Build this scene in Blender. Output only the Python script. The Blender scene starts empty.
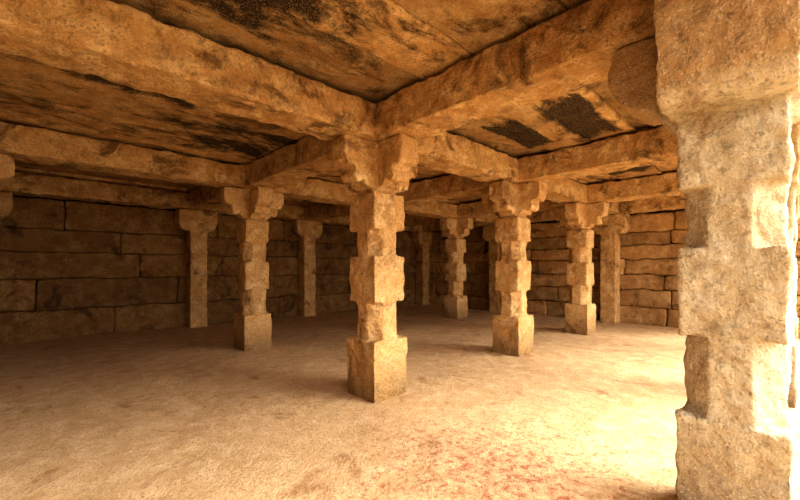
import bpy, bmesh, math, random
from mathutils import Vector, noise
random.seed(7)
H=1.4
sc=bpy.context.scene
try:
    sc.view_settings.view_transform='Standard'
    sc.view_settings.look='Medium High Contrast'
except Exception as e: print(e)

# ---------------------------------------------------------------- materials
def hexlin(r,g,b):
    f=lambda c:((c/255)/12.92 if c/255<=0.04045 else (((c/255)+0.055)/1.055)**2.4)
    return (f(r),f(g),f(b),1)
def stone(name,c1,c2,c3,dark=(60,38,20),blobs=(),speck=0.5,bump=0.6,scale=1.0,stretch=(1,1,1),dt=0.56,island=0.0,cap=None,grime=False,pits=0.55,olive=.4):
    m=bpy.data.materials.new(name); m.use_nodes=True
    nt=m.node_tree; N=nt.nodes; L=nt.links
    b=N['Principled BSDF']; b.inputs['Roughness'].default_value=0.93
    b.inputs['Specular IOR Level'].default_value=0.15
    geo=N.new('ShaderNodeNewGeometry')
    mp=N.new('ShaderNodeMapping'); mp.inputs['Scale'].default_value=stretch
    L.new(geo.outputs['Position'],mp.inputs['Vector'])
    sep=N.new('ShaderNodeSeparateXYZ'); L.new(geo.outputs['Position'],sep.inputs[0])
    def nz(s,d=6,r=0.6,src=None,dist=0):
        n=N.new('ShaderNodeTexNoise'); n.inputs['Scale'].default_value=s*scale
        n.inputs['Detail'].default_value=d; n.inputs['Roughness'].default_value=r
        n.inputs['Distortion'].default_value=dist
        L.new(src or geo.outputs['Position'],n.inputs['Vector']); return n.outputs['Fac']
    def ramp(f,a,bb,lo=0,hi=1):
        r=N.new('ShaderNodeMapRange'); r.inputs['From Min'].default_value=a; r.inputs['From Max'].default_value=bb
        r.inputs['To Min'].default_value=lo; r.inputs['To Max'].default_value=hi
        L.new(f,r.inputs['Value']); return r.outputs['Result']
    def math_(op,a,bb=0.0):
        x=N.new('ShaderNodeMath'); x.operation=op
        for i,v in((0,a),(1,bb)):
            if isinstance(v,(int,float)): x.inputs[i].default_value=v
            else: L.new(v,x.inputs[i])
        return x.outputs[0]
    def mix(f,a,bb,t='MIX'):
        x=N.new('ShaderNodeMix'); x.data_type='RGBA'; x.blend_type=t
        if isinstance(f,(int,float)): x.inputs[0].default_value=f
        else: L.new(f,x.inputs[0])
        for i,v in ((6,a),(7,bb)):
            if isinstance(v,tuple): x.inputs[i].default_value=v
            else: L.new(v,x.inputs[i])
        return x.outputs[2]
    big=nz(1.3); mid=nz(5,8,0.7); fine=nz(34,5,0.75); vf=nz(90,2,0.6)
    col=mix(ramp(big,0.35,0.65),hexlin(*c1),hexlin(*c2))
    col=mix(ramp(mid,0.45,0.66),col,hexlin(*c3))
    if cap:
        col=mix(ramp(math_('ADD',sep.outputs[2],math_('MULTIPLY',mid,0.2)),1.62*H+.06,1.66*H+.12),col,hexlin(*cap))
    stain=nz(2.2,8,0.72,mp.outputs['Vector'],0.6)
    col=mix(ramp(stain,dt,dt+0.09,0,.8),col,hexlin(*dark))
    w2=nz(3.4,8,0.78)
    col=mix(ramp(w2,0.54,0.63,0,olive),col,hexlin(104,86,56))
    if blobs:
        tot=None
        for (u,s,ru,rs,st) in blobs:
            m2=N.new('ShaderNodeMapping'); m2.vector_type='POINT'
            m2.inputs['Scale'].default_value=(1/(ru*H),1/(rs*H),0); m2.inputs['Location'].default_value=(-u/ru,-s/rs,0)
            L.new(geo.outputs['Position'],m2.inputs['Vector'])
            s3=N.new('ShaderNodeSeparateXYZ'); L.new(m2.outputs[0],s3.inputs[0])
            cheb=math_('MAXIMUM',math_('ABSOLUTE',s3.outputs[0]),math_('ABSOLUTE',s3.outputs[1]))
            v=ramp(cheb,0.75,1.25,st,0)
            tot=v if tot is None else math_('MAXIMUM',tot,v)
        s2=nz(2.4,9,0.75,mp.outputs['Vector'],0.4)
        sm=math_('ADD',s2,tot)
        col=mix(ramp(sm,0.60,0.72,0,.95),col,hexlin(26,20,15))
    if island>0:
        v=ramp(geo.outputs['Random Per Island'],0,1,1-island,1+island*.4)
        cx=N.new('ShaderNodeCombineXYZ')
        for i in range(3): L.new(v,cx.inputs[i])
        col=mix(1.0,col,cx.outputs[0],'MULTIPLY')
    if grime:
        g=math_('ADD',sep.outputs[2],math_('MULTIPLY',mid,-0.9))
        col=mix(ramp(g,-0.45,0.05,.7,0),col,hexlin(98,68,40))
    col=mix(ramp(fine,0.52,0.62,0,speck),col,hexlin(*[int(v*0.56) for v in c1]))
    col=mix(ramp(vf,0.55,0.7,0,speck*.8),col,hexlin(*[min(255,int(v*1.12)) for v in c3]))
    vo=N.new('ShaderNodeTexVoronoi'); vo.inputs['Scale'].default_value=30
    L.new(geo.outputs['Position'],vo.inputs['Vector'])
    pit=math_('MULTIPLY',ramp(vo.outputs['Distance'],.10,.34,1,0),ramp(mid,.44,.58))
    col=mix(math_('MULTIPLY',pit,pits),col,hexlin(*[int(v*0.5) for v in c2]))
    L.new(col,b.inputs['Base Color'])
    hgt=math_('ADD',math_('ADD',math_('MULTIPLY',fine,.5),mid),math_('MULTIPLY',vf,.22))
    hgt=math_('SUBTRACT',hgt,math_('MULTIPLY',pit,.14))
    bp=N.new('ShaderNodeBump'); bp.inputs['Strength'].default_value=bump; bp.inputs['Distance'].default_value=0.055
    L.new(hgt,bp.inputs['Height']); L.new(bp.outputs['Normal'],b.inputs['Normal'])
    return m
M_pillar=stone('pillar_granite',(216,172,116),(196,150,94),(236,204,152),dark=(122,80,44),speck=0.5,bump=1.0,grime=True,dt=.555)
M_pale=stone('weathered_skylit_granite',(206,186,152),(190,166,128),(220,204,174),dark=(142,106,66),speck=0.5,bump=1.0,dt=0.58,cap=(186,150,104),grime=True,pits=.3,olive=.3)  # pale shaft tone paints in strong skylight as well as weathering; capital stays browner
M_beam=stone('beam_granite',(212,168,110),(186,138,84),(236,200,146),dark=(88,58,32),speck=0.5,bump=1.0,dt=0.535)
BL=[(-1.25,-.55,.62,.3,.17),(1.35,-1.06,.5,.17,.34),(1.38,-.52,.42,.15,.34),(-1.8,.62,1.1,.4,.17),(-.5,1.5,.4,.5,.17),(-1.6,-1.3,.3,.2,.12),(-.4,-.9,.25,.12,.16),(3.2,-.8,.5,.3,.25),(1.0,1.2,.5,.4,.2),(-1.6,1.6,1.2,.9,.06)]
M_ceil=stone('ceiling_granite',(208,166,110),(182,138,86),(230,196,142),dark=(80,54,32),blobs=BL,speck=0.4,bump=0.9,stretch=(0.7,1.3,1),dt=0.525,island=.4)
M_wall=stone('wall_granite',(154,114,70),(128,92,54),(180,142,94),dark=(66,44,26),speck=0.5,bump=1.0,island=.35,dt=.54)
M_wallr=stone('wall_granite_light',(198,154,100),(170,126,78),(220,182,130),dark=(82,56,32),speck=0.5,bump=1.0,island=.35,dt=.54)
M_core=stone('wall_core',(36,25,15),(32,22,14),(44,30,18),speck=0.2)
M_ground=stone('courtyard_earth',(192,174,146),(182,164,134),(206,190,162),dark=(160,124,86),speck=0.3)

def floor_mat():
    m=stone('packed_earth_floor',(208,174,132),(192,158,116),(222,192,152),dark=(158,118,80),speck=0.4,bump=0.6,dt=0.57,pits=.3,olive=.12)
    nt=m.node_tree;N=nt.nodes;L=nt.links
    b=N['Principled BSDF']; src=b.inputs['Base Color'].links[0].from_socket
    geo=N.new('ShaderNodeNewGeometry')
    n1=N.new('ShaderNodeTexNoise'); n1.inputs['Scale'].default_value=14; n1.inputs['Detail'].default_value=9; n1.inputs['Roughness'].default_value=0.85
    L.new(geo.outputs['Position'],n1.inputs['Vector'])
    vd=N.new('ShaderNodeVectorMath'); vd.operation='DISTANCE'; vd.inputs[1].default_value=(-0.5,-1.9,0)
    L.new(geo.outputs['Position'],vd.inputs[0])
    r=N.new('ShaderNodeMapRange'); r.inputs['From Min'].default_value=0.3; r.inputs['From Max'].default_value=2.4; r.inputs['To Min'].default_value=0.10; r.inputs['To Max'].default_value=-0.05
    L.new(vd.outputs['Value'],r.inputs['Value'])
    a=N.new('ShaderNodeMath'); a.operation='ADD'; L.new(n1.outputs['Fac'],a.inputs[0]); L.new(r.outputs['Result'],a.inputs[1])
    r2=N.new('ShaderNodeMapRange'); r2.inputs['From Min'].default_value=0.575; r2.inputs['From Max'].default_value=0.67; r2.inputs['To Max'].default_value=0.8
    L.new(a.outputs[0],r2.inputs['Value'])
    x=N.new('ShaderNodeMix'); x.data_type='RGBA'; L.new(r2.outputs['Result'],x.inputs[0]); L.new(src,x.inputs[6]); x.inputs[7].default_value=hexlin(156,78,54)
    L.new(x.outputs[2],b.inputs['Base Color'])
    return m
M_floor=floor_mat()

# ---------------------------------------------------------------- helpers
coll=sc.collection
tex1=bpy.data.textures.new('rough_big','CLOUDS'); tex1.noise_scale=0.24; tex1.noise_depth=2
tex2=bpy.data.textures.new('rough_fine','CLOUDS'); tex2.noise_scale=0.085; tex2.noise_depth=4
def finish(bm,name,loc,mat,voxel=None,d1=0.03,d2=0.02,smooth=2):
    bmesh.ops.recalc_face_normals(bm,faces=bm.faces)
    me=bpy.data.meshes.new(name); bm.to_mesh(me); bm.free()
    o=bpy.data.objects.new(name,me); coll.objects.link(o); o.location=loc
    me.materials.append(mat)
    if voxel:
        r=o.modifiers.new('remesh','REMESH'); r.mode='VOXEL'; r.voxel_size=voxel; r.use_smooth_shade=True
        if smooth:
            s=o.modifiers.new('wear','SMOOTH'); s.factor=0.5; s.iterations=smooth
        for t,st in((tex1,d1),(tex2,d2)):
            d=o.modifiers.new('rough','DISPLACE'); d.texture=t; d.texture_coords='GLOBAL'; d.strength=st; d.mid_level=0.5
    return o
def box(bm,x0,x1,y0,y1,z0,z1):
    v=[bm.verts.new(p) for p in((x0,y0,z0),(x1,y0,z0),(x1,y1,z0),(x0,y1,z0),(x0,y0,z1),(x1,y0,z1),(x1,y1,z1),(x0,y1,z1))]
    for f in((0,3,2,1),(4,5,6,7),(0,1,5,4),(1,2,6,5),(2,3,7,6),(3,0,4,7)): bm.faces.new([v[i] for i in f])
def prism(bm,pts,z0,z1):
    a=[bm.verts.new((x,y,z0)) for x,y in pts]; b=[bm.verts.new((x,y,z1)) for x,y in pts]
    n=len(pts); bm.faces.new(a[::-1]); bm.faces.new(b)
    for i in range(n): bm.faces.new((a[i],a[(i+1)%n],b[(i+1)%n],b[i]))
def octo(h,c): return [(-h+c,-h),(h-c,-h),(h,-h+c),(h,h-c),(h-c,h),(-h+c,h),(-h,h-c),(-h,-h+c)]
def arm(bm,prof,w,ang):
    ca,sa=math.cos(ang),math.sin(ang)
    def P(r,t,z): return (r*ca-t*sa, r*sa+t*ca, z)
    a=[bm.verts.new(P(r,-w/2,z)) for r,z in prof]; b=[bm.verts.new(P(r,w/2,z)) for r,z in prof]
    n=len(prof); bm.faces.new(a); bm.faces.new(b[::-1])
    for i in range(n): bm.faces.new((a[i],b[i],b[(i+1)%n],a[(i+1)%n]))
ZB=1.975; ZC=2.24
def jit(a): return random.uniform(-a,a)
def pillar(u,s,mat=M_pillar,voxel=0.017,wide=False):
    bm=bmesh.new(); k=H
    hb=.160 if wide else .172; hs=.155
    j=[jit(.015) for _ in range(6)]
    box(bm,-hb*k,hb*k,-hb*k,hb*k,-0.02,(.44+j[0])*k)
    prism(bm,octo((hs-.006)*k,.086*k),.40*k,(.78)*k)
    box(bm,-hs*k,hs*k,-hs*k,hs*k,(.735+j[1])*k,(1.09+j[2])*k)
    prism(bm,octo((hs-.008)*k,.086*k),1.05*k,1.35*k)
    box(bm,-hs*k,hs*k,-hs*k,hs*k,(1.31+j[3])*k,(1.585+j[4]*.5)*k)
    prism(bm,octo((hs-.030)*k,.04*k),1.55*k,(ZB-.005)*k)
    if wide:
        prof=[(0,1.59),(.20,1.59),(.33,1.59),(.36,1.62),(.385,1.70),(.395,1.80),(.395,ZB-.005),(0,ZB-.005)]; w=.36
        prof2=[(0,1.56),(.17,1.56),(.22,1.60),(.25,1.66),(.30,1.67),(.35,1.70),(.39,1.76),(.415,1.82),(.42,1.88),(.40,ZB-.005),(0,ZB-.005)]
        for d in (1,3,0): arm(bm,[(r*k,z*k) for r,z in prof2],.27*k,d*math.pi/2)
        arm(bm,[(r*k,z*k) for r,z in prof],w*k,math.pi)
    else:
        prof=[(0,1.62),(.16,1.62),(.185,1.645),(.20,1.68),(.215,1.665),(.235,1.65),(.265,1.65),(.287,1.675),(.292,1.71),(.275,1.745),
          (.30,1.765),(.345,1.765),(.372,1.80),(.38,1.85),(.375,ZB-.005),(0,ZB-.005)]
        for d in range(4):
            arm(bm,[(r*k,z*k) for r,z in prof],.185*k,d*math.pi/2)
    return finish(bm,'stone_pillar',(u*H,s*H,0),mat,voxel,0.045,0.032,1)
def pilaster(u,s,ang):
    bm=bmesh.new(); k=H; hs=.13
    box(bm,-hs*k,hs*k,-hs*k,hs*k,-0.02,1.64*k)
    prof=[(0,1.62),(.20,1.62),(.25,1.65),(.29,1.72),(.30,1.76),(.30,ZB-.005),(0,ZB-.005)]
    for d in (0,math.pi): arm(bm,[(r*k,z*k) for r,z in prof],.27*k,ang+d)
    return finish(bm,'wall_pilaster',(u*H,s*H,0),M_beam,0.022,0.035,0.025,1)
def beam(u0,u1,s0,s1,name='stone_beam',z0=ZB,z1=ZC,mat=None):
    bm=bmesh.new(); cx,cy=(u0+u1)/2,(s0+s1)/2
    box(bm,(u0-cx)*H,(u1-cx)*H,(s0-cy)*H,(s1-cy)*H,(z0+.004)*H,(z1-.004)*H)
    return finish(bm,name,(cx*H,cy*H,0),mat or M_beam,0.020,0.065,0.036,1)

U=[-2.5,0,2.11,4.13]; S=[-2.175,0,2.43]
for s in S:
    for u in U:
        uu=u
        if s<-2 and u<-2: uu=-2.9
        near=(u==0 and s<-2)
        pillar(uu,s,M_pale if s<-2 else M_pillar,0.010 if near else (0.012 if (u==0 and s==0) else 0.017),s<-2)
for u in U: pilaster(u,4.745,0)
for s in (-2.175,0.05,2.43): pilaster(5.645,s,math.pi/2)
pilaster(5.6,4.70,0)
W=.16
ends=[-5.0]+U+[5.78]
for s in S+[4.745]:
    for a,b in zip(ends[:-1],ends[1:]):
        beam(a+.003,b-.003,s-W,s+W)
rows=S+[4.745]
for u in U+[5.62]:
    for a,b in zip(rows[:-1],rows[1:]):
        beam(u-W,u+W,a+W+.004,b-W-.004)

def rblock(bm,x0,x1,y0,y1,z0,z1,r=0.03,step=0.09,amp=0.015):
    c=Vector(((x0+x1)/2,(y0+y1)/2,(z0+z1)/2)); h=Vector(((x1-x0)/2,(y1-y0)/2,(z1-z0)/2))
    r=min(r,h.x*.9,h.y*.9,h.z*.9)
    def ticks(hh):
        n=max(1,int(round(2*(hh-r)/step))); base=[-hh+r+2*(hh-r)*i/n for i in range(n+1)]
        return [-hh,-hh+r*.4]+base+[hh-r*.4,hh]
    T=[ticks(h[i]) for i in range(3)]
    cache={}
    def V(p):
        key=tuple(round(q,5) for q in p)
        if key in cache: return cache[key]
        q=Vector(p); inner=Vector([max(-(h[i]-r),min(h[i]-r,q[i])) for i in range(3)])
        d=q-inner
        if d.length>1e-6: q=inner+d.normalized()*min(r,d.length)
        w=q+c
        w=w+noise.noise_vector(w*3.0)*amp+noise.noise_vector(w*11.0)*amp*0.5
        v=bm.verts.new(w); cache[key]=v; return v
    for ax in range(3):
        a,b=[i for i in range(3) if i!=ax]
        for sg in(-1,1):
            for i in range(len(T[a])-1):
                for j in range(len(T[b])-1):
                    q=[]
                    for (ii,jj) in((i,j),(i+1,j),(i+1,j+1),(i,j+1)):
                        p=[0,0,0]; p[ax]=sg*h[ax]; p[a]=T[a][ii]; p[b]=T[b][jj]; q.append(V(p))
                    if len(set(q))==4:
                        try: bm.faces.new(q)
                        except ValueError: pass
def wall(name,axis,face,lo,hi,zs,lmin,lmax,depth,sgn,mat,amp,r,var,top=ZC*H):
    bm=bmesh.new()
    for z0,z1 in zip(zs[:-1],zs[1:]):
        p=lo; first=True
        while p<hi-1e-3:
            l=random.uniform(lmin,lmax)*(random.uniform(.4,1) if first else 1); first=False
            q=min(hi,p+l)
            if hi-q<lmin*.4: q=hi
            f=face+jit(var); g=.003+random.random()*.008; bk=face+sgn*depth
            a0,a1=sorted((f,bk))
            zz0,zz1=z0+g*.7,z1-g*.7
            if axis=='x': rblock(bm,p+g,q-g,a0,a1,zz0,zz1,r,.1,amp)
            else: rblock(bm,a0,a1,p+g,q-g,zz0,zz1,r,.1,amp)
            p=q
    n0=len(bm.faces)
    for f in bm.faces: f.smooth=True
    a0,a1=sorted((face+sgn*.14,face+sgn*(depth+.05)))
    if axis=='x': box(bm,lo,hi,a0,a1,zs[0]-.03,top)
    else: box(bm,a0,a1,lo,hi,zs[0]-.03,top)
    bm.faces.ensure_lookup_table()
    for f in bm.faces[n0:]: f.material_index=1
    o=finish(bm,name,(0,0,0),mat); o.data.materials.append(M_core); return o
def courses(n,top,j,bot=0):
    zs=[bot+(top-bot)*i/n for i in range(n+1)]
    return [zs[0]-.02]+[z+jit(j) for z in zs[1:-1]]+[top]
topz=ZB*H-.01
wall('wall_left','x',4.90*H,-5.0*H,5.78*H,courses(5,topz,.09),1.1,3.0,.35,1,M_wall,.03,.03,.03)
wall('wall_right','y',5.80*H,-2.7*H,4.88*H,courses(7,topz,.08),.8,2.4,.4,1,M_wallr,.05,.05,.045)
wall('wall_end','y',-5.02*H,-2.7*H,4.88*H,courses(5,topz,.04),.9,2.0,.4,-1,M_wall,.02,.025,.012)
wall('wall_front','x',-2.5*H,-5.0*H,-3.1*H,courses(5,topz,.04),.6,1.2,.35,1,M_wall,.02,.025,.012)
wall('sky_blocker_wall','x',-5.4*H,-11*H,-2.0*H,courses(7,3.4,.04,-.5),.8,1.8,.5,-1,M_wallr,.02,.03,.02,3.35)  # unseen wall, added to block low sky light reaching the left side

bm=bmesh.new()
for a,b in zip(ends[:-1],ends[1:]):
    p=-3.0
    while p<5.3:
        w=random.uniform(.38,.62); q=min(5.3,p+w)
        z=ZC*H+.012+random.uniform(0,.065)
        b1=b if b<5.7 else 6.1
        a1=a if a>-4.9 else -5.3
        rblock(bm,a1*H+.004,b1*H-.004,p*H+.006,q*H-.006,z,z+.2,.02,.12,.024)
        p=q
for f in bm.faces: f.smooth=True
finish(bm,'ceiling',(0,0,0),M_ceil)
bm=bmesh.new(); box(bm,-5.4*H,6.2*H,-3.05*H,5.4*H,ZC*H+.30,ZC*H+.55)
finish(bm,'roof',(0,0,0),M_beam)

def grid(name,x0,x1,y0,y1,z,step,amp,mat):
    bm=bmesh.new(); nx=int((x1-x0)/step); ny=int((y1-y0)/step)
    V=[[None]*(ny+1) for _ in range(nx+1)]
    for i in range(nx+1):
        for j in range(ny+1):
            x=x0+(x1-x0)*i/nx; y=y0+(y1-y0)*j/ny; p=Vector((x,y,0))
            V[i][j]=bm.verts.new((x,y,z+amp*(noise.noise(p*.9)+.4*noise.noise(p*3.1)+.2*noise.noise(p*9))))
    for i in range(nx):
        for j in range(ny):
            f=bm.faces.new((V[i][j],V[i+1][j],V[i+1][j+1],V[i][j+1])); f.smooth=True
    return finish(bm,name,(0,0,0),mat)
grid('floor',-5.0*H,5.95*H,-3.2*H,5.0*H,0,.06,.02,M_floor)
bm=bmesh.new()
p=-5.3
while p<6.2:
    q=min(6.2,p+random.uniform(.8,1.4)); rblock(bm,p*H+.01,q*H-.01,-3.35*H,-3.2*H,-.55,.0,.03,.12,.015); p=q
for f in bm.faces: f.smooth=True
finish(bm,'plinth_edge',(0,0,0),M_pale)
grid('courtyard_ground',-30,30,-40,-3.25*H,-.5,.8,.05,M_ground)

# ---------------------------------------------------------------- light
w=bpy.data.worlds.new('sky'); sc.world=w; w.use_nodes=True
bg=w.node_tree.nodes['Background']; bg.inputs[0].default_value=(1,.955,.88,1); bg.inputs[1].default_value=5.8
sd=bpy.data.lights.new('sun','SUN'); sd.energy=14; sd.angle=math.radians(50); sd.color=(1,.93,.81)
so=bpy.data.objects.new('sun',sd); coll.objects.link(so)
el=math.radians(38); az=math.radians(-54)
d=Vector((math.cos(az)*math.cos(el),math.sin(az)*math.cos(el),math.sin(el)))
so.rotation_euler=d.to_track_quat('Z','Y').to_euler(); so.location=d*10

# ---------------------------------------------------------------- camera
cd=bpy.data.cameras.new('camera'); co=bpy.data.objects.new('camera',cd); coll.objects.link(co)
cd.sensor_width=36; cd.lens=382/800*36; cd.shift_y=18/800; cd.clip_start=.02
co.location=(-1.995*H,-2.352*H,H)
co.rotation_euler=(math.pi/2,0,-math.atan2(.691,.722))
sc.camera=co
